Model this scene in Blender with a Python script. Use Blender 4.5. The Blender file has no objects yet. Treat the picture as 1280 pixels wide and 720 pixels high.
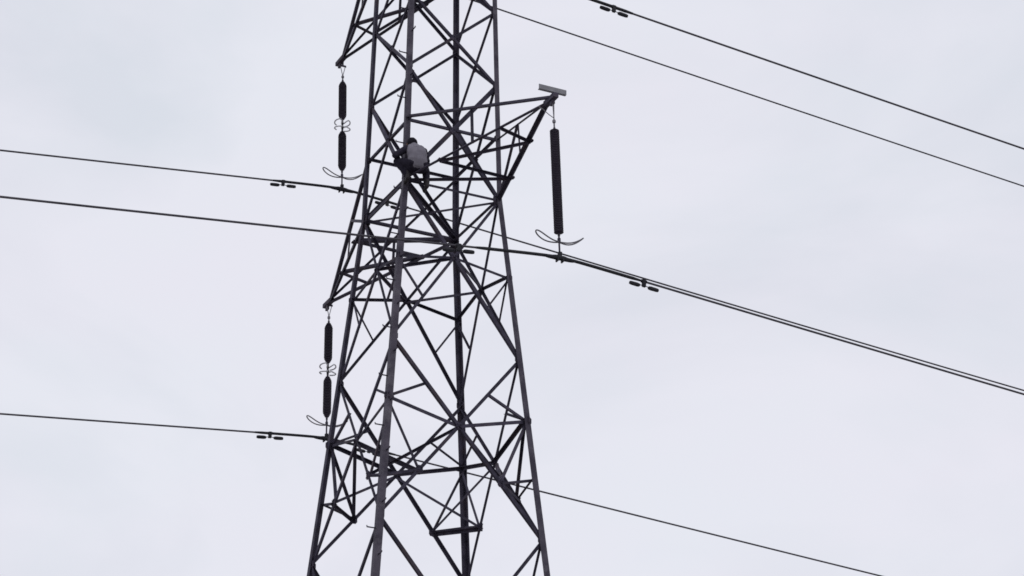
import bpy, bmesh, math, random
import numpy as np
from mathutils import Vector, Matrix
random.seed(7)
R = math.radians
sc = bpy.context.scene
col = sc.collection

# ------------------------------------------------------------------ place constants (metres)
TH = 0.41735                                  # the line runs 24 degrees off the x axis
U = Vector((math.cos(TH), math.sin(TH), 0))   # along the power line, receding
V = Vector((math.sin(TH), -math.cos(TH), 0))  # along the crossarms, towards the viewer
H0 = 22.72                                    # height of the lowest crossarm above the ground
DIST, ELEV = 47.0, 0.4660054

# ------------------------------------------------------------------ camera
cam = bpy.data.cameras.new('camera')
cam.sensor_width = 36.0
cam.lens = 36.0 * 3036.32 / 1280.0
cam.clip_start = 0.5
cam.clip_end = 20000
camo = bpy.data.objects.new('camera', cam); col.objects.link(camo)
yaw, pit, rol = 0.0373089, 0.434510, 0.0017936
fwd = Vector((math.sin(yaw)*math.cos(pit), math.cos(yaw)*math.cos(pit), math.sin(pit)))
rt = Vector((math.cos(yaw), -math.sin(yaw), 0)); up = rt.cross(fwd)
r2 = rt*math.cos(rol) + up*math.sin(rol); u2 = r2.cross(fwd)
M3 = Matrix((r2, u2, -fwd)).transposed()
camo.matrix_world = Matrix.Translation((0, -DIST*math.cos(ELEV), H0 - DIST*math.sin(ELEV))) @ M3.to_4x4()
sc.camera = camo

# ------------------------------------------------------------------ world: overcast daylight
w = bpy.data.worlds.new("World"); sc.world = w; w.use_nodes = True
nt = w.node_tree; N = nt.nodes; L = nt.links
for n in list(N): N.remove(n)
out = N.new('ShaderNodeOutputWorld'); bg = N.new('ShaderNodeBackground')
sky = N.new('ShaderNodeTexSky'); sky.sky_type = 'NISHITA'; sky.sun_disc = False
SUN_EL, SUN_ROT = R(52), R(150)
sky.sun_elevation = SUN_EL; sky.sun_rotation = SUN_ROT
bgs = N.new('ShaderNodeBackground'); bgs.inputs['Strength'].default_value = 0.05
L.new(sky.outputs[0], bgs.inputs['Color'])
tc = N.new('ShaderNodeTexCoord')
n1 = N.new('ShaderNodeTexNoise'); n1.inputs['Scale'].default_value = 5.0; n1.inputs['Detail'].default_value = 5; n1.inputs['Roughness'].default_value = .5
n1.inputs['Distortion'].default_value = .4
mp = N.new('ShaderNodeMapping'); mp.inputs['Scale'].default_value = (1, 1, 2.0)
L.new(tc.outputs['Generated'], mp.inputs['Vector']); L.new(mp.outputs[0], n1.inputs['Vector'])
rp = N.new('ShaderNodeValToRGB')
rp.color_ramp.elements[0].position = .36; rp.color_ramp.elements[0].color = (.752, .776, .852, 1)
rp.color_ramp.elements[1].position = .60; rp.color_ramp.elements[1].color = (.846, .850, .926, 1)
L.new(n1.outputs['Fac'], rp.inputs['Fac'])
n2 = N.new('ShaderNodeTexNoise'); n2.inputs['Scale'].default_value = 9.0; n2.inputs['Detail'].default_value = 4
L.new(mp.outputs[0], n2.inputs['Vector'])
r2_ = N.new('ShaderNodeValToRGB')
r2_.color_ramp.elements[0].position = .35; r2_.color_ramp.elements[0].color = (.986, 1.0, 1.0, 1)
r2_.color_ramp.elements[1].position = .65; r2_.color_ramp.elements[1].color = (1.0, .990, .999, 1)
mu = N.new('ShaderNodeMix'); mu.data_type = 'RGBA'; mu.blend_type = 'MULTIPLY'; mu.inputs[0].default_value = 1
L.new(n2.outputs['Fac'], r2_.inputs['Fac']); L.new(rp.outputs[0], mu.inputs[6]); L.new(r2_.outputs[0], mu.inputs[7])
L.new(mu.outputs[2], bg.inputs['Color']); bg.inputs['Strength'].default_value = 1.0
mx = N.new('ShaderNodeMixShader'); mx.inputs[0].default_value = 0.94     # thick cloud over the clear sky
L.new(bgs.outputs[0], mx.inputs[1]); L.new(bg.outputs[0], mx.inputs[2]); L.new(mx.outputs[0], out.inputs['Surface'])

# ------------------------------------------------------------------ sun, veiled
sl = bpy.data.lights.new('sun', 'SUN'); sl.energy = 0.5; sl.angle = R(25); sl.color = (1, .98, .95)
so = bpy.data.objects.new('sun', sl); col.objects.link(so)
sd = Vector((math.sin(SUN_ROT)*math.cos(SUN_EL), math.cos(SUN_ROT)*math.cos(SUN_EL), math.sin(SUN_EL)))
so.rotation_euler = sd.to_track_quat('Z', 'Y').to_euler(); so.location = (0, 0, 80)
sc.view_settings.view_transform = 'Standard'; sc.view_settings.look = 'None'
sc.view_settings.exposure = 0; sc.view_settings.gamma = 1
sc.render.engine = 'CYCLES'
sc.cycles.filter_width = 1.65

# ------------------------------------------------------------------ materials
def mat(name, c1, c2, rough=.6, metal=0.0, scale=6.0, bump=.0, spec=.5, stain=None):
    m = bpy.data.materials.new(name); m.use_nodes = True
    t = m.node_tree; b = t.nodes['Principled BSDF']
    co = t.nodes.new('ShaderNodeTexCoord')
    oi = t.nodes.new('ShaderNodeObjectInfo')
    no = t.nodes.new('ShaderNodeTexNoise'); no.inputs['Scale'].default_value = scale; no.inputs['Detail'].default_value = 6
    r = t.nodes.new('ShaderNodeValToRGB')
    r.color_ramp.elements[0].position = .3; r.color_ramp.elements[0].color = (*c1, 1)
    r.color_ramp.elements[1].position = .7; r.color_ramp.elements[1].color = (*c2, 1)
    ad = t.nodes.new('ShaderNodeMath'); ad.operation = 'MULTIPLY_ADD'; ad.inputs[1].default_value = .3; ad.inputs[2].default_value = -.15
    a2 = t.nodes.new('ShaderNodeMath'); a2.operation = 'ADD'
    t.links.new(co.outputs['Object'], no.inputs['Vector'])
    t.links.new(oi.outputs['Random'], ad.inputs[0]); t.links.new(ad.outputs[0], a2.inputs[0]); t.links.new(no.outputs['Fac'], a2.inputs[1])
    t.links.new(a2.outputs[0], r.inputs['Fac']); t.links.new(r.outputs[0], b.inputs['Base Color'])
    if stain:                                  # rusty and chalky blotches
        ns = t.nodes.new('ShaderNodeTexNoise'); ns.inputs['Scale'].default_value = 1.7; ns.inputs['Detail'].default_value = 8; ns.inputs['Roughness'].default_value = .7
        rs = t.nodes.new('ShaderNodeValToRGB'); rs.color_ramp.elements[0].position = .52; rs.color_ramp.elements[0].color = (0, 0, 0, 1)
        rs.color_ramp.elements[1].position = .70; rs.color_ramp.elements[1].color = (.75, .75, .75, 1)
        mm = t.nodes.new('ShaderNodeMix'); mm.data_type = 'RGBA'; mm.inputs[7].default_value = (*stain, 1)
        t.links.new(co.outputs['Object'], ns.inputs['Vector']); t.links.new(ns.outputs['Fac'], rs.inputs['Fac'])
        t.links.new(rs.outputs[0], mm.inputs[0]); t.links.new(r.outputs[0], mm.inputs[6]); t.links.new(mm.outputs[2], b.inputs['Base Color'])
    b.inputs['Roughness'].default_value = rough; b.inputs['Metallic'].default_value = metal
    b.inputs['Specular IOR Level'].default_value = spec
    if bump:
        bp = t.nodes.new('ShaderNodeBump'); bp.inputs['Strength'].default_value = bump; bp.inputs['Distance'].default_value = .01
        t.links.new(no.outputs['Fac'], bp.inputs['Height']); t.links.new(bp.outputs[0], b.inputs['Normal'])
    return m
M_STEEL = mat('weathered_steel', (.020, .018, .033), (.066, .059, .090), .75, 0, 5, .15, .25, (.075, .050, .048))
M_LEG_SKYLIT = mat('weathered_skylit_steel', (.044, .038, .056), (.110, .098, .126), .75, 0, 3, .15, .25, (.17, .16, .18))  # paler copy of the steel: skylight on the near-face legs put into the colour
M_PALE = mat('galvanised_steel', (.20, .20, .22), (.32, .32, .34), .6, .0, 8, .1, .3)
M_HORN = mat('horn_steel', (.12, .115, .13), (.22, .21, .235), .6, .0, 8, 0, .3)
M_ZINC = mat('bright_zinc', (.42, .42, .45), (.60, .60, .63), .5, 0, 9, 0, .4)
M_WIRE = mat('aluminium_strand', (.045, .043, .055), (.085, .08, .095), .7, 0, 3, 0, .25)
M_INS = mat('dark_insulator', (.020, .014, .028), (.036, .026, .046), .5, 0, 10, 0, .3)
M_IRON = mat('damper_iron', (.012, .012, .018), (.03, .03, .036), .7, 0, 12, 0, .2)
M_GREY = mat('grey_cloth', (.18, .17, .20), (.245, .23, .27), .95, 0, 9, .5, .1)
M_DARKC = mat('dark_cloth', (.016, .014, .024), (.034, .03, .045), .95, 0, 14, .5, .1)
M_SKIN = mat('skin', (.15, .085, .06), (.20, .12, .085), .6, 0, 20, 0, .3)
M_HAIR = mat('cap_cloth', (.012, .011, .016), (.025, .022, .03), .9, 0, 30, .3, .1)
M_SOLE = mat('boot_leather', (.018, .016, .020), (.035, .03, .034), .7, 0, 20, .2, .3)
M_CONC = mat('footing_concrete', (.22, .21, .20), (.34, .33, .31), .9, 0, 3, .4, .2)
M_BOUNCE_EARTH = mat('pale_bounce_earth', (.17, .155, .15), (.30, .28, .27), .95, 0, .15, .4, .1)  # unseen ground, its tone raised to bounce light onto the steel's undersides

# ------------------------------------------------------------------ helpers
def tag(o, label=None, cat=None, group=None, kind=None):
    if label: o['label'] = label
    if cat: o['category'] = cat
    if group: o['group'] = group
    if kind: o['kind'] = kind
    return o
def empty(name, loc):
    o = bpy.data.objects.new(name, None); col.objects.link(o); o.location = loc; o.empty_display_size = .3
    return o
WORLD = {}
def wloc(o):                                   # world position of an unrotated object
    p = Vector(o.location)
    while o.parent: o = o.parent; p += Vector(o.location)
    return p
def link(name, verts, faces, m, parent=None, origin=None, smooth=False):
    """verts in world coordinates; the object's origin goes to origin"""
    og = Vector(origin) if origin is not None else sum((Vector(v) for v in verts), Vector())/len(verts)
    me = bpy.data.meshes.new(name); me.from_pydata([tuple(Vector(v)-og) for v in verts], [], faces); me.materials.append(m)
    if smooth: me.polygons.foreach_set('use_smooth', [True]*len(me.polygons))
    me.update()
    o = bpy.data.objects.new(name, me); col.objects.link(o)
    o.location = og - wloc(parent) if parent else og
    o.parent = parent
    return o
def lbar(P, Q, wd, n, side=1, th=.009, w2=None):
    """steel angle from P to Q: one flange lies in the face (normal n), the other points inwards (-n)"""
    P, Q = Vector(P), Vector(Q); t = (Q-P).normalized(); n = Vector(n); n = (n - t*n.dot(t)).normalized()
    s = t.cross(n)*side; w2 = w2 or wd
    prof = [(-wd/2, 0), (wd/2, 0), (wd/2, -th), (-wd/2+th, -th), (-wd/2+th, -w2), (-wd/2, -w2)]
    vs = []
    for E_ in (P, Q):
        for a, b in prof: vs.append(E_ + s*a + n*b)
    fs = [(i, (i+1) % 6, (i+1) % 6+6, i+6) for i in range(6)]
    fs += [(0, 5, 4, 3), (0, 3, 2, 1), (6, 9, 10, 11), (6, 7, 8, 9)]
    return vs, fs
def box(c, ax, hx, ay, hy, az, hz):
    vs = [Vector(c)+ax*(hx*i)+ay*(hy*j)+az*(hz*k) for i in (-1, 1) for j in (-1, 1) for k in (-1, 1)]
    return vs, [(0, 1, 3, 2), (4, 6, 7, 5), (0, 4, 5, 1), (2, 3, 7, 6), (0, 2, 6, 4), (1, 5, 7, 3)]
def tube(pts, rad, k=8, closed=False):
    pts = [Vector(p) for p in pts]; n = len(pts); vs = []; fs = []
    rads = rad if isinstance(rad, (list, tuple)) else [rad]*n
    ref = None
    for i, p in enumerate(pts):
        a = pts[(i-1) % n] if (closed or i > 0) else p; b = pts[(i+1) % n] if (closed or i < n-1) else p
        t = (b-a).normalized()
        if ref is None: ref = t.orthogonal().normalized()
        ref = (ref - t*ref.dot(t)).normalized(); bn = t.cross(ref)
        for j in range(k):
            an = 2*math.pi*j/k; vs.append(p + (ref*math.cos(an) + bn*math.sin(an))*rads[i])
    for i in range(n if closed else n-1):
        for j in range(k):
            a0 = i*k+j; a1 = i*k+(j+1) % k; b0 = ((i+1) % n)*k+j; b1 = ((i+1) % n)*k+(j+1) % k
            fs.append((a0, a1, b1, b0))
    if not closed:
        fs.append(tuple(range(k-1, -1, -1))); fs.append(tuple((n-1)*k+j for j in range(k)))
    return vs, fs
def join(*parts):
    V_, F_ = [], []
    for vs, fs in parts:
        o = len(V_); V_ += vs; F_ += [tuple(i+o for i in f) for f in fs]
    return V_, F_
def Z(z): return Vector((0, 0, H0+z))

# ------------------------------------------------------------------ tower geometry
SG = {'A': (-1, -1), 'B': (-1, 1), 'C': (1, -1), 'D': (1, 1)}
def half(z):
    if z > 11.76: return max(.09, (1-.01915*11.76)*(1-(z-11.76)/5.0))
    return 1 - (.01915*z if z > 0 else .086552*z)
def node(l, z, grow=0.0):
    a, b = SG[l]; h = half(z)+grow
    return U*(a*h) + V*(b*h) + Z(z)
FACES = {'AB': -U, 'BD': V, 'CD': U, 'AC': -V}
def fkey(a, b): return ''.join(sorted(a+b))
def face_n(f):
    n = FACES[f].copy(); return n
def cross3(P1, Q1, P2, Q2):
    d1, d2, r = Q1-P1, Q2-P2, P1-P2
    a, b, c, d, e = d1.dot(d1), d1.dot(d2), d2.dot(d2), d1.dot(r), d2.dot(r)
    den = a*c-b*b; s = (b*e-c*d)/den; t = (a*e-b*d)/den
    return ((P1+d1*s)+(P2+d2*t))/2

pylon = tag(empty('pylon', (0, 0, 0)), 'tall dark steel lattice transmission tower with crossarms, standing left of centre', 'pylon')
Zm3, Zm2, Zm1, Zat = 5.88, 4.21, 2.52, 1.332
Zr1, Zr2, Zmid, Zmid2, Zmid3 = -3.38, -6.947, -1.68, -4.62, -5.77
ZR = [15.9, 13.1, 11.76, 10.1, 8.4, Zm3, Zm2, Zm1, 0, Zr1, Zr2, -11.6, -16.8, -H0+.35]

# legs: angles with the corner outwards, bent at the waist
for l, (a, b) in SG.items():
    vs, fs = [], []
    lev = [(15.9, .07), (11.76, .085), (5.88, .095), (0, .102), (-3.38, .112), (-6.947, .122), (-H0+.3, .135)]
    if l == 'B': lev = [(z, w_*1.0) for z, w_ in lev]
    th = .012
    for z, wd in lev:
        P = node(l, z, .026)
        for x, y in [(0, 0), (wd, 0), (wd, th), (th, th), (th, wd), (0, wd)]:
            vs.append(P - U*(a*x) - V*(b*y))
    n = len(lev)
    for i in range(n-1):
        for j in range(6):
            fs.append((i*6+j, i*6+(j+1) % 6, (i+1)*6+(j+1) % 6, (i+1)*6+j))
    fs += [(0, 3, 2, 1), (0, 5, 4, 3)]
    k = (n-1)*6; fs += [(k, k+1, k+2, k+3), (k, k+3, k+4, k+5)]
    lg = link('leg', vs, fs, M_LEG_SKYLIT if l in 'BD' else M_STEEL, pylon, node(l, 0))
    if l == 'B': legB = lg
    # footing
    P = node(l, -H0+.3); P.z = 0
    link('footing', *box(P+Vector((0, 0, .2)), U, .45, V, .45, Vector((0, 0, 1)), .28), M_CONC, pylon)
    if l == 'B': lg['label'] = 'leg nearest the viewer with step bolts up its edge'
# step bolts on the near leg
z = -H0+3; i = 0
while z < 14:
    P = node('B', z, .02); d = (-U if i % 2 else V) if False else None
    if i % 2: a0, a1 = P - V*.05, P - V*.05 - U*.17
    else: a0, a1 = P + U*.06 + V*.0, P + U*.06 + V*.15
    link('step_bolt', *tube([a0, a1, a1+Vector((0, 0, .025))], .013, 5), M_STEEL, legB)
    z += .5; i += 1

ctr = Vector((0, 0, 0))
cnt = [0]
def bar(P, Q, wd, n, name='brace', off=None, parent=None, m=None, trim=0.0, side=None):
    P, Q = Vector(P), Vector(Q)
    if off is None: off = .010 + .0031*(cnt[0] % 5)
    cnt[0] += 1
    t = (Q-P).normalized(); P = P+t*trim; Q = Q-t*trim
    n = Vector(n)
    vs, fs = lbar(P-n*off, Q-n*off, wd*1.1, n, side=side or (1 if cnt[0] % 2 else -1))
    return link(name, vs, fs, m or M_STEEL, parent or pylon)
plates = []
def plate(P, n, s=.14, name='gusset_plate', parent=None, tdir=None):
    n = Vector(n).normalized(); t = Vector(tdir).normalized() if tdir else Vector((0, 0, 1)); t = (t-n*t.dot(n)).normalized(); s2 = t.cross(n)
    # chamfered plate, 10 mm thick
    pr = [(-1, -.55), (-.55, -1), (.6, -1), (1, -.5), (1, .6), (.5, 1), (-.6, 1), (-1, .5)]
    vs = [Vector(P)+n*e+s2*(x*s*.5)+t*(y*s*.6) for e in (-.008-.0007*(cnt[0] % 3), .004) for x, y in pr]
    fs = [tuple(range(7, -1, -1)), tuple(range(8, 16))]+[(i, (i+1) % 8, (i+1) % 8+8, i+8) for i in range(8)]
    cnt[0] += 1
    bolts = [tube([Vector(P)+s2*(x*s*.28)+t*(y*s*.33)-n*.008, Vector(P)+s2*(x*s*.28)+t*(y*s*.33)+n*.022], .012, 6) for x, y in ((-1, -1), (1, -1), (-1, 1), (1, 1))]
    vs, fs = join((vs, fs), *bolts)
    return link(name, vs, fs, M_STEEL, parent or pylon)

# X bracing of every panel on all four faces
XC = {}
PAIRS = [('A', 'B'), ('B', 'D'), ('C', 'D'), ('A', 'C')]
panels = [(ZR[i], ZR[i+1]) for i in range(1, len(ZR)-1)]
for zt, zb in panels:
    for (p, q) in PAIRS:
        f = fkey(p, q); n = face_n(f)
        wd = .048 if zt > 2.6 else (.052 if zt >= 0 else .058)
        if zt == 13.1: continue
        P1, Q1, P2, Q2 = node(p, zt), node(q, zb), node(q, zt), node(p, zb)
        w1 = w2 = wd
        if f == 'BD' and zt == Zm1: w2 = .082                       # broad angle from the right leg down to the near leg
        if f == 'BD' and zt == 0: w1 = .060
        if f == 'AB' and zt <= 0: w1 = .032                          # light angles on the left face
        if f == 'CD' and zt <= 0: w1 = w2 = .045
        bar(P1, Q1, w1, n, 'diagonal_brace', .012)
        bar(P2, Q2, w2, n, 'diagonal_brace', .024)
        XC[(f, zt)] = cross3(P1, Q1, P2, Q2)
        if zt >= -7 and zt < 6: plate(XC[(f, zt)]-n*.016, n, .11)
for zt in (15.9, 13.1):
    pass
# peak
for (p, q) in PAIRS:
    n = face_n(fkey(p, q)); bar(node(p, 13.1), node(q, 15.2), .045, n, 'diagonal_brace'); bar(node(p, 13.1), node(q, 13.1), .05, n, 'horizontal_brace')
    bar(node(q, 11.76), node(p, 13.1), .045, n, 'diagonal_brace')
# rings at the crossarm levels
for base in (0, Zm3, 11.76):
    for (p, q) in PAIRS:
        f = fkey(p, q); n = face_n(f)
        wd = {'AB': .07, 'BD': .045, 'CD': .06, 'AC': .075}[f]
        bar(node(p, base), node(q, base), wd, n, 'horizontal_brace', .036)
        if base < 11: bar(node(p, base+Zat), node(q, base+Zat), .046, n, 'horizontal_brace', .036)
    up_ = Vector((0, 0, 1))
    bar(node('B', base), node('C', base), .066, up_, 'plan_brace', -.03)
    bar(node('A', base), node('D', base), .040, up_, 'plan_brace', .03)
# secondary bracing, upper lattice panel
def mixp(a, b, t): return Vector(a).lerp(Vector(b), t)
OTH = {'A': 'BC', 'B': 'AD', 'C': 'AD', 'D': 'BC'}
for l in 'ABCD':
    Mn = node(l, Zmid); M2 = node(l, Zmid2); M3_ = node(l, -6.2 if l == 'B' else Zmid3)
    for o in OTH[l]:
        f = fkey(l, o); n = face_n(f)
        bar(Mn, XC[(f, 0)], .046, n, 'stub_brace', .04)
        low = mixp(XC[(f, 0)], node(l, Zr1), .5)                    # half way down the lower half diagonal
        bar(Mn, low, .033, n, 'stub_brace', .044)
        # lower lattice panel
        bar(M2, XC[(f, Zr1)], .060 if f in ('CD', 'AC', 'BD') else .045, n, 'horizontal_brace', .04)
        hi = mixp(node(l, Zr1), XC[(f, Zr1)], .52)
        bar(M2, hi, .042, n, 'stub_brace', .044)
        lo = mixp(XC[(f, Zr1)], node(l, Zr2), .5)
        bar(M2, lo, .046, n, 'stub_brace', .048)
        bar(M3_, lo, .040, n, 'stub_brace', .052)
        plate(lo-n*.02, n, .13)
        plate(Mn-n*.012, n, .10); plate(M2-n*.012, n, .13)
    f1, f2 = [fkey(l, o) for o in OTH[l]]
    lo1 = mixp(XC[(f1, Zr1)], node(l, Zr2), .5); lo2 = mixp(XC[(f2, Zr1)], node(l, Zr2), .5)
    upv = Vector((0, 0, 1))
    bar(lo1, lo2, .066 if l == 'C' else .05, upv, 'hip_brace', .0)
    heavy = {('A', 'AB'), ('B', 'AB'), ('D', 'CD')}
    bar(XC[(f1, Zr1)], lo2, .085 if (l, f1) == ('B', 'AB') else (.06 if (l, f1) in heavy else .044), upv, 'hip_brace', .012)
    bar(XC[(f2, Zr1)], lo1, .06 if (l, f2) in heavy else .044, upv, 'hip_brace', -.012)
for a_, b_ in [('AB', 'BD'), ('BD', 'CD'), ('CD', 'AC'), ('AC', 'AB')]:
    bar(XC[(a_, 0)], XC[(b_, 0)], .048, Vector((0, 0, 1)), 'plan_brace', 0)
# gusset plates where bracing meets the legs
for l in 'ABCD':
    for zz in (Zm3, Zm2, Zm1, Zat, 0, Zr1, Zr2):
        for o in OTH[l]:
            f = fkey(l, o); n = face_n(f); tow = (node(o, zz)-node(l, zz)).normalized()
            s = .17 if zz == 0 else (.11 if zz > 0 else .13)
            plate(node(l, zz)+tow*(s*.35)-n*.008, n, s)
# extra panels' rings near the ground
for zz in (-11.6, -16.8):
    for (p, q) in PAIRS: bar(node(p, zz), node(q, zz), .07, face_n(fkey(p, q)), 'horizontal_brace', .036)

# ------------------------------------------------------------------ crossarms
def crossarm(base, sgn, dz, tipz, Lx, lab):
    near, far = ('B', 'D') if sgn > 0 else ('A', 'C')
    u0 = .0
    apx = V*(sgn*(Lx-.30)) + Z(base+tipz)
    end = V*(sgn*Lx) + Z(base+tipz+(-.02 if sgn > 0 else -.04))
    up_ = Vector((0, 0, 1))
    # tip bracket: a stout box that the chords bolt to
    ca = join(box((apx+end)/2+V*(sgn*.0), U, .050, V, .20, up_, .045), box(end-V*(sgn*.1)-up_*.05, U, .022, V, .06, up_, .07))
    arm = link('crossarm', *ca, M_STEEL, pylon, end); arm['label'] = lab
    def top(l): return node(l, base+Zat)
    ap = {near: apx-U*.03, far: apx+U*.03} if sgn > 0 else {'A': apx-U*.03, 'C': apx+U*.03}
    a_, b_ = (('B', 'D') if sgn > 0 else ('A', 'C'))
    W = {'B': (.062, .050), 'D': (.038, .070), 'A': (.062, .066), 'C': (.036, .076)}
    ch = {}
    for l in (a_, b_):
        sideN = -U if l in 'AB' else U
        tp, bt = top(l), node(l, base)
        at_ = ap[l]+up_*.03; ab_ = ap[l]-up_*.03
        if l == 'B':                                                # flange underneath, web on the far side
            bar(tp, at_+V*.16-up_*.03, W[l][0], -up_, 'chord', .0, arm, side=-1); bar(bt, ab_, W[l][1], -up_, 'chord', .0, arm, side=-1)
        else:
            bar(tp, at_, W[l][0], sideN, 'chord', .0, arm); bar(bt, ab_, W[l][1], sideN, 'chord', .0, arm)
        ch[l+'t'] = (tp, at_); ch[l+'b'] = (bt, ab_)
    def on(k, t): return mixp(*ch[k], t)
    N_, F_ = (('B', 'D') if sgn > 0 else ('C', 'A'))               # zigzag starts at this leg's node
    wz = .044
    # the two arms mirror each other through the tower's axis
    z1 = on(N_+'b', .265); y1 = on(F_+'b', .25); z2 = on(N_+'b', .70); y2 = on(F_+'b', .64)
    for (P, Q), we in zip([(node(N_, base), y1), (y1, z1), (z1, y2), (y2, z2)], (.060, .024, .046, .022)):
        if sgn < 0: bar(P, Q, wz+we, -up_, 'chord_brace', 0, arm, side=(1 if (Vector(Q)-Vector(P)).dot(U) < 0 else -1))
        else: bar(P, Q, wz, up_, 'chord_brace', 0, arm)
    bar(node(F_, base), on(F_+'t', .42), .050, U if F_ == 'D' else -U, 'chord_brace', 0, arm)
    bar(on(F_+'t', .42), on(F_+'b', .45), .030, U if F_ == 'D' else -U, 'chord_brace', 0, arm)
    bar(on(N_+'t', .48), on(N_+'b', .49), .040, -U if N_ == 'B' else U, 'chord_brace', 0, arm)
    for k_, t_ in ((N_+'b', .265), (F_+'b', .25), (F_+'b', .64)): plate(on(k_, t_), up_, .11, parent=arm, tdir=V)
    return arm, end
arms = {}
arms['R0'] = crossarm(0, 1, 0, -.11, 5.26, 'lowest right crossarm with a pale upright plate on its tip')
arms['L0'] = crossarm(0, -1, 0, .21, 5.42, 'lowest left crossarm, seen from behind the tower')
arms['R1'] = crossarm(Zm3, 1, 0, .0, 5.28, 'second right crossarm, above the picture')
arms['L1'] = crossarm(Zm3, -1, 0, .12, 5.20, 'second left crossarm, its tip at the top of the picture')
arms['L2'] = crossarm(11.76, -1, 0, .12, 5.25, 'third left crossarm, above the picture')
arms['R2'] = crossarm(11.76, 1, 0, .0, 5.28, 'third right crossarm, above the picture')
# pale plate lying on the right tip, along the line
tp = link('tip_plate', *join(box(V*5.24-U*.03+Z(.012), U, .27, V, .005, Vector((0, 0, 1)), .046),
                             box(V*5.215-U*.03+Z(-.036), U, .268, V, .020, Vector((0, 0, 1)), .005)), M_PALE, arms['R0'][0])
tp['label'] = 'pale grey flat plate'
link('plate_post', *box(V*5.21-U*.0+Z(-.055), U, .02, V, .012, Vector((0, 0, 1)), .06), M_STEEL, arms['R0'][0])

# ------------------------------------------------------------------ insulators
def lathe(P, Q, prof, k=14):
    """prof: list of (t along P->Q in metres, radius)"""
    P, Q = Vector(P), Vector(Q); d = (Q-P).normalized()
    return tube_fixed(P, d, prof, k)
def tube_fixed(P, d, prof, k):
    a = d.orthogonal().normalized(); b = d.cross(a); vs = []; fs = []
    for t, r in prof:
        for j in range(k):
            an = 2*math.pi*j/k; vs.append(P+d*t+(a*math.cos(an)+b*math.sin(an))*r)
    for i in range(len(prof)-1):
        for j in range(k):
            fs.append((i*k+j, i*k+(j+1) % k, (i+1)*k+(j+1) % k, (i+1)*k+j))
    fs.append(tuple(range(k-1, -1, -1))); fs.append(tuple((len(prof)-1)*k+j for j in range(k)))
    return vs, fs
def rod(parent, P, Q, rad, taper):
    ln = (Vector(Q)-Vector(P)).length
    prof = [(0, .022), (.05, .024)]
    ns = int((ln-.12)/.034)
    for i in range(ns):
        t = .07+(ln-.14)*i/(ns-1)
        k_ = 1.0
        if taper:
            e = min(i, ns-1-i); k_ = [.55, .75, .92][e] if e < 3 else 1
        core = r_core = .066*k_
        r_ = rad*k_
        prof += [(t-.013, core), (t-.007, r_*.97), (t, r_), (t+.009, core*1.05)]
    prof += [(ln-.05, .024), (ln, .022)]
    prof.sort(key=lambda q: q[0])
    return link('insulator_rod', *lathe(P, Q, prof), M_INS, parent)
def racket(C, sg, ln, wd, rise, rad=.0125):
    """closed loop horn reaching ln along the line on side sg, tip curved upwards"""
    pts = []
    K = 26
    for i in range(K):
        a = 2*math.pi*i/K
        x = .5*(1-math.cos(a)); y = math.sin(a)
        y *= wd*(.28+.72*x**1.1)
        pts.append(Vector(C)+U*(sg*x*ln)+V*y+Vector((0, 0, rise*x**2.2-.02*math.sin(math.pi*x))))
    return tube(pts, rad, 6, closed=True)
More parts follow.
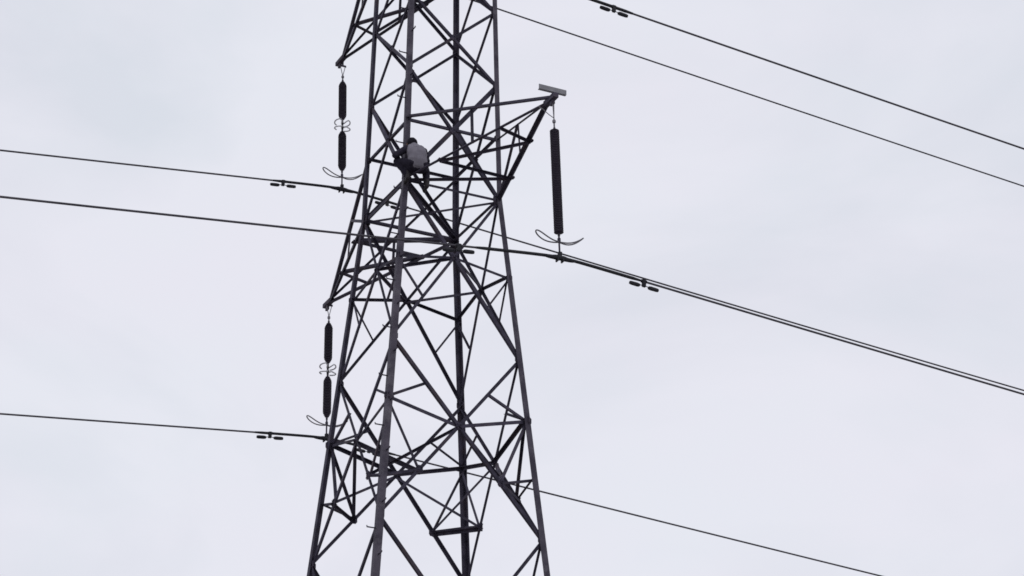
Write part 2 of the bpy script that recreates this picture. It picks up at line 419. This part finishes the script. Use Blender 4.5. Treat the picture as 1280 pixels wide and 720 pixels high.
def insulator(tip, bot, two, lab):
    tip, bot = Vector(tip), Vector(bot)
    t = tag(empty('insulator_string', tip), lab, 'insulator', 'insulators hanging from the crossarms')
    d = (bot-tip).normalized(); ln = (bot-tip).length
    up_ = Vector((0, 0, 1))
    def at(s): return tip+d*s
    # shackle links at the top: two thin straps and a ball eye
    s0 = .38 if two else .53
    sp = .06 if two else .012
    link('yoke_plate', *join(box(tip+up_*.0, U, sp+.02, V, .008, up_, .022), box(tip+up_*.055, U, .016, V, .012, up_, .06)), M_STEEL, t)
    link('shackle', *join(tube([tip-U*sp, at(s0*.72)], .009, 5), tube([tip+U*sp, at(s0*.72)], .009, 5),
                          lathe(at(s0*.66), at(s0), [(0, .014), (.03, .032), (.07, .03), (.09, .014), (s0*.34, .014)], 8)), M_HORN, t)
    end = ln-.42
    rr = .090
    if not two:
        # a small horn beside the top link
        h = [at(s0*.62)-V*.0, at(s0*.52)-U*.10, at(s0*.36)-U*.22, at(s0*.30)-U*.30]
        link('arcing_horn', *tube(h, .008, 6), M_HORN, t)
        rod(t, at(s0), at(end), .085, False)
    else:
        m = (s0+end)/2
        g = .105
        rod(t, at(s0), at(m-g), rr, True); rod(t, at(m+g), at(end), rr, True)
        link('coupling', *lathe(at(m-g-.01), at(m+g+.01), [(0, .02), (.06, .03), (.1, .018), (.14, .03), (.24, .02)], 8), M_IRON, t)
        for q, fl in ((m-g*.75, -1), (m+g*.75, 1)):
            parts = []
            for sgn in (-1, 1):
                pts = [at(q-fl*.03)+U*(sgn*.02), at(q-fl*.012)+U*(sgn*.05)+V*.10]
                for i in range(15):
                    a = R(66)-R(132)*i/14
                    pts.append(at(q)+U*(sgn*(.035+.135*math.cos(a)))+V*(.135*math.sin(a))+up_*(-fl*.02*math.sin(a)))
                parts.append(tube(pts, .0145, 6))
            link('arcing_ring', *join(*parts), M_ZINC, t)
    hc = at(end+.12)
    link('arcing_horn', *racket(hc, -1, .44, .105, .13), M_HORN, t)
    link('arcing_horn', *racket(hc, 1, .46, .075, .17), M_HORN, t)
    # hanger and suspension clamp
    link('hanger', *join(tube([at(end-.01), at(ln-.08)], .017, 7), tube([at(end+.05), at(end+.11)], .03, 7)), M_STEEL, t)
    P = at(ln)
    sh = [(-.26, .02), (-.2, .032), (-.08, .046), (.08, .046), (.2, .032), (.26, .02)]
    vs, fs = tube([P+U*a-up_*(.10*abs(a)+.0) for a, _ in sh], [r_ for _, r_ in sh], 8)
    c2 = join((vs, fs), box(P+up_*.05, U, .03, V, .03, up_, .05), box(P-up_*.03+U*.05, U, .012, V, .045, up_, .05), box(P-up_*.03-U*.05, U, .012, V, .045, up_, .05))
    link('suspension_clamp', *c2, M_IRON, t)
    return P
atts = {}
atts['R0'] = insulator(V*5.20+Z(-.22), V*5.41+Z(-3.33), False, 'long dark single-piece insulator hanging from the right crossarm tip')
atts['L0'] = insulator(V*-5.27+U*.02+Z(.15), V*-5.10+Z(-2.93), True, 'dark two-piece insulator with rings at its middle, hanging from the lower left crossarm')
atts['L1'] = insulator(V*-5.05+U*.05+Z(Zm3-.02), V*-4.72+Z(2.65), True, 'dark two-piece insulator with rings at its middle, hanging from the upper left crossarm')
atts['R1'] = insulator(V*5.20+Z(Zm3-.1), V*5.36+Z(2.03), False, 'insulator hanging from the second right crossarm, above the picture')
atts['L2'] = insulator(V*-5.15+Z(11.76-.04), V*-5.10+Z(8.70), True, 'insulator hanging from the third left crossarm, above the picture')

# ------------------------------------------------------------------ power lines
SPAN = 320.0
def wire_pt(P, s, kl, kr):
    k, bend = kr if s > 0 else kl                  # slope at the tower, bend of the route in degrees
    a = abs(s); u_ = U*math.cos(R(bend)) - V*math.sin(R(bend))
    z = -k*(math.sqrt(a*a+.09)-.3) + k/SPAN*a*a
    return P+u_*s+Vector((0, 0, z))
def wire(P, kl, kr, lab, rad=.0165):
    ss = [-SPAN*(i/40)**1.6 for i in range(40, 0, -1)]+[-.5, -.25, 0, .25, .5]+[SPAN*(i/40)**1.6 for i in range(1, 41)]
    ss = sorted(set(round(s, 3) for s in ss))
    o = link('power_line', *tube([wire_pt(P, s, kl, kr) for s in ss], rad, 8), M_WIRE, None, P, smooth=True)
    tag(o, lab, 'cable', 'power lines strung through the tower')
    sa = [-1.55+3.1*i/20 for i in range(21)]
    rr = [.021]+[.029]*19+[.021]
    link('armour_rods', *tube([wire_pt(P, s, kl, kr) for s in sa], rr, 8), M_IRON, o, smooth=True)
    return o
KS = {'L1': ((.098, -2), (.096, -1), 'power line entering at the upper left edge, on the upper left insulator'),
      'R0': ((.094, -2), (.084, 0), 'power line crossing in front of the tower to the clamp of the right insulator'),
      'L0': ((.098, -1), (.078, 0), 'lowest power line, held by the lower left insulator'),
      'R1': ((.095, 0), (.088, 0), 'topmost power line, crossing the upper right corner with a damper near the top edge'),
      'L2': ((.095, 0), (.076, 1), 'power line running from the tower top to the right edge, below the topmost line')}
for k, (kl, kr, lab) in KS.items(): wire(atts[k], kl, kr, lab, .0185 if k in ('L2', 'R1') else .0195)
def damper(k, s, lab):
    kl, kr, _ = KS[k]; P0 = atts[k]; C = wire_pt(P0, s, kl, kr)
    d = (wire_pt(P0, s+.3, kl, kr)-wire_pt(P0, s-.3, kl, kr)).normalized(); up_ = Vector((0, 0, 1))
    t = tag(empty('vibration_damper', C), lab, 'damper', 'vibration dampers clamped under the power lines')
    link('clamp', *join(box(C-up_*.035, d, .030, V, .026, up_, .065), tube([C-d*.05, C+d*.05], .032, 8)), M_IRON, t)
    c = C-up_*.095
    link('messenger_wire', *tube([c-d*.2, c-d*.1+up_*.01, c+up_*.012, c+d*.1+up_*.01, c+d*.2], .0075, 6), M_IRON, t)
    for sg in (-1, 1):
        a = c+d*(sg*.085)
        link('weight', *tube([a-d*.005*sg, a+d*sg*.012, a+d*sg*.05, a+d*sg*.16, a+d*sg*.195, a+d*sg*.2], [.018, .032, .037, .035, .028, .012], 9), M_IRON, t, smooth=False)
    return t
damper('L1', -1.32, 'small dark damper under the upper left line, left of the upper insulator')
damper('L1', 1.05, 'small dark damper under the upper left line, seen through the tower')
damper('R0', -1.86, 'small dark damper mostly hidden by the far tower leg at the middle')
damper('R0', 1.62, 'small dark damper under the doubled lines just right of the right insulator')
damper('L0', -1.22, 'small dark damper under the lowest line, left of the lower insulator')
damper('L0', .95, 'small dark damper under the lowest line, seen through the tower')
damper('R1', 1.16, 'small dark damper under the topmost line at the top edge')

# ------------------------------------------------------------------ the climber
def capsule_mesh(segs, voxel, name, m, parent, org, smooth_it=6):
    """one continuous surface grown over tapered limbs: segs = (P, rP, Q, rQ) in body coordinates"""
    bm = bmesh.new()
    for P, ra, Q, rb in segs:
        P, Q = Vector(P), Vector(Q); ln = (Q-P).length
        n = max(2, int(ln/(min(ra, rb)*.45))+1)
        for i in range(n+1):
            c = P.lerp(Q, i/n); r_ = ra+(rb-ra)*i/n
            bmesh.ops.create_icosphere(bm, subdivisions=2, radius=r_, matrix=Matrix.Translation(c))
    me = bpy.data.meshes.new(name); bm.to_mesh(me); bm.free(); me.materials.append(m)
    o = bpy.data.objects.new(name, me); col.objects.link(o)
    md = o.modifiers.new('remesh', 'REMESH'); md.mode = 'VOXEL'; md.voxel_size = voxel; md.use_smooth_shade = True
    ms = o.modifiers.new('smooth', 'SMOOTH'); ms.iterations = smooth_it; ms.factor = .5
    dg = bpy.context.evaluated_depsgraph_get(); me2 = bpy.data.meshes.new_from_object(o.evaluated_get(dg))
    bpy.data.objects.remove(o); me2.name = name
    if not me2.materials: me2.materials.append(m)
    me2.polygons.foreach_set('use_smooth', [True]*len(me2.polygons))
    # body frame -> world
    me2.transform(BODY.to_4x4())
    o = bpy.data.objects.new(name, me2); col.objects.link(o); o.parent = parent
    return o
HIP = U*(-.905)+V*1.36+Z(.17)
FWDB = (-V*1.0+U*.12).normalized(); RGT = FWDB.cross(Vector((0, 0, 1))).normalized()
BODY = Matrix((RGT, FWDB, Vector((0, 0, 1)))).transposed()          # x = right, y = facing, z = up
person = tag(empty('person', HIP), 'person in a grey top and dark trousers crouching on the tower, back turned', 'person')
def seg(*a): return a
Lsh, Rsh = (-.170, .15, .365), (.170, .15, .365)
Lel, Rel = (-.39, .16, .19), (.245, .19, .14)
Lwr, Rwr = (-.24, .40, .27), (.10, .36, .22)
Lkn, Rkn = (-.31, .28, .13), (.265, .30, .03)
Lan, Ran = (-.15, .10, -.22), (.235, .14, -.32)
body = [seg((0, .01, 0), .11, (0, .03, .16), .10), seg((0, .03, .16), .10, (0, .12, .33), .11),
        seg((-.08, .14, .37), .07, (.08, .14, .37), .07), seg((0, .17, .42), .055, (-.01, .26, .50), .055),
        seg((-.015, .30, .545), .088, (-.015, .33, .57), .092), seg((-.015, .36, .50), .06, (-.015, .38, .48), .045)]
# face: nose, brow, chin, ears
body += [seg((-.015, .425, .53), .014, (-.015, .44, .51), .016), seg((-.05, .405, .565), .014, (.02, .405, .565), .014),
         seg((-.107, .32, .54), .018, (-.11, .31, .56), .016), seg((.077, .32, .54), .018, (.08, .31, .56), .016),
         seg((-.035, .425, .475), .010, (.005, .425, .475), .010)]
for sh, el, wr, hp, kn, an, sx in ((Lsh, Lel, Lwr, (-.09, 0, 0), Lkn, Lan, -1), (Rsh, Rel, Rwr, (.09, 0, 0), Rkn, Ran, 1)):
    body += [seg(sh, .052, el, .040), seg(el, .038, wr, .027), seg(hp, .085, kn, .055), seg(kn, .055, (Vector(kn).lerp(Vector(an), .35)), .056),
             seg(Vector(kn).lerp(Vector(an), .35), .052, an, .034)]
    wv = Vector(wr); d_ = Vector((-.15*sx, .95, .15)).normalized(); side = Vector((1, .15*sx, 0)).normalized()
    palm = wv+d_*.05
    for k_ in (-1, -.33, .33, 1): body.append(seg(wv+side*k_*.012, .017, palm+d_*.035+side*k_*.028, .013))
    for i, (k_, ll) in enumerate(((-1, .062), (-.33, .072), (.33, .068), (1, .055))):
        a = palm+d_*.04+side*k_*.030; b = a+d_*ll*.45+Vector((0, 0, -.012)); c_ = b+d_*ll*.25+Vector((0, 0, -.030)); e_ = c_-d_*.012+Vector((0, 0, -.024))
        body += [seg(a, .0095, b, .009), seg(b, .009, c_, .0085), seg(c_, .0085, e_, .0075)]
    a = wv+d_*.02-side*sx*.025; body += [seg(a, .013, a-side*sx*.030+d_*.03, .011), seg(a-side*sx*.030+d_*.03, .010, a-side*sx*.028+d_*.055-Vector((0, 0, .02)), .009)]
    av = Vector(an); body += [seg(av, .032, av+Vector((0, .02, -.055)), .028), seg(av+Vector((0, .02, -.055)), .026, av+Vector((0, .11, -.068)), .022)]
bo = capsule_mesh(body, .0062, 'body', M_SKIN, person, HIP, 3)
top = []
spine = [((.064, .000, -.03), .114), ((.070, -.01, .06), .126), ((.060, -.005, .14), .126), ((.066, .01, .20), .130), ((.070, .055, .28), .124), ((.076, .10, .345), .106), ((.085, .135, .38), .088)]
for (p0, ra), (p1, rb) in zip(spine, spine[1:]):
    for sx in (-1, 1): top.append(seg((p0[0]*sx, p0[1], p0[2]), ra, (p1[0]*sx, p1[1], p1[2]), rb))
    top.append(seg((0, p0[1], p0[2]), ra*1.02, (0, p1[1], p1[2]), rb*1.05))
top += [seg((-.125, .15, .36), .078, (.125, .15, .36), .078), seg((0, .14, .40), .100, (-.005, .20, .465), .078), seg((-.005, .20, .465), .078, (-.01, .225, .495), .070),
        seg((-.11, -.05, .13), .055, (.05, -.085, .10), .045), seg((.12, .02, .20), .045, (.05, -.04, .27), .055)]
tp_ = capsule_mesh(top, .011, 'shirt', M_GREY, person, HIP, 9)
slv = []
for sh, el, wr in ((Lsh, Lel, Lwr), (Rsh, Rel, Rwr)):
    s_, e_, w_ = Vector(sh), Vector(el), Vector(wr)
    slv_ = [seg(s_, .074, s_.lerp(e_, .5), .068), seg(s_.lerp(e_, .5), .066, e_, .062), seg(e_, .060, e_.lerp(w_, .4), .055), seg(e_.lerp(w_, .4), .052, e_.lerp(w_, .86), .040)]
    for q in (.25, .55, .8): c_ = s_.lerp(e_, q); slv_.append(seg(c_+Vector((.02, -.015, 0)), .052, c_+Vector((-.02, .01, .01)), .054))
    so_ = capsule_mesh(slv_, .009, 'sleeve', M_DARKC, person, HIP, 4)
tr = [seg((-.08, .04, -.05), .128, (.08, .04, -.05), .128)]
for hp, kn, an in (((-.10, 0, -.02), Lkn, Lan), ((.10, 0, -.02), Rkn, Ran)):
    h_, k_, a_ = Vector(hp), Vector(kn), Vector(an)
    tr += [seg(h_, .112, k_, .078), seg(k_, .078, k_.lerp(a_, .4), .073), seg(k_.lerp(a_, .4), .070, k_.lerp(a_, .9), .060), seg(k_.lerp(a_, .72)+Vector((0, -.015, 0)), .062, k_.lerp(a_, .80), .064)]
capsule_mesh(tr, .011, 'trousers', M_DARKC, person, HIP, 5)
for an in (Lan, Ran):
    a_ = Vector(an)
    capsule_mesh([seg(a_+Vector((0, 0, .06)), .052, a_+Vector((0, -.01, -.05)), .048), seg(a_+Vector((0, -.015, -.06)), .040, a_+Vector((0, .15, -.07)), .036),
                  seg(a_+Vector((-.01, .13, -.065)), .036, a_+Vector((.01, .17, -.07)), .034)], .008, 'boot', M_SOLE, person, HIP, 4)
capsule_mesh([seg((-.02, .27, .575), .100, (-.02, .30, .61), .094), seg((-.015, .27, .54), .090, (-.01, .245, .49), .080), seg((-.01, .24, .49), .078, (0, .19, .46), .072), seg((-.06, .39, .60), .018, (.03, .39, .60), .018), seg((-.05, .45, .585), .012, (.02, .45, .585), .012), seg((-.06, .42, .592), .014, (.03, .42, .592), .014)], .008, 'cap', M_HAIR, person, HIP, 4)

# ------------------------------------------------------------------ ground
g = bpy.data.meshes.new('ground')
bm = bmesh.new()
ring = [0, 20, 60, 150, 400, 1000, 3000, 9000]; K = 48; rows = []
for r_ in ring[1:]:
    rows.append([bm.verts.new((r_*math.cos(2*math.pi*j/K), r_*math.sin(2*math.pi*j/K), 0 if r_ < 100 else 1.2*math.sin(j*.9+r_*.01)*min(1, r_/400)-1.0)) for j in range(K)])
c0 = bm.verts.new((0, 0, 0))
for j in range(K): bm.faces.new((c0, rows[0][j], rows[0][(j+1) % K]))
for a, b in zip(rows, rows[1:]):
    for j in range(K): bm.faces.new((a[j], b[j], b[(j+1) % K], a[(j+1) % K]))
bm.to_mesh(g); bm.free(); g.materials.append(M_BOUNCE_EARTH)
go = bpy.data.objects.new('ground', g); col.objects.link(go); go['kind'] = 'structure'
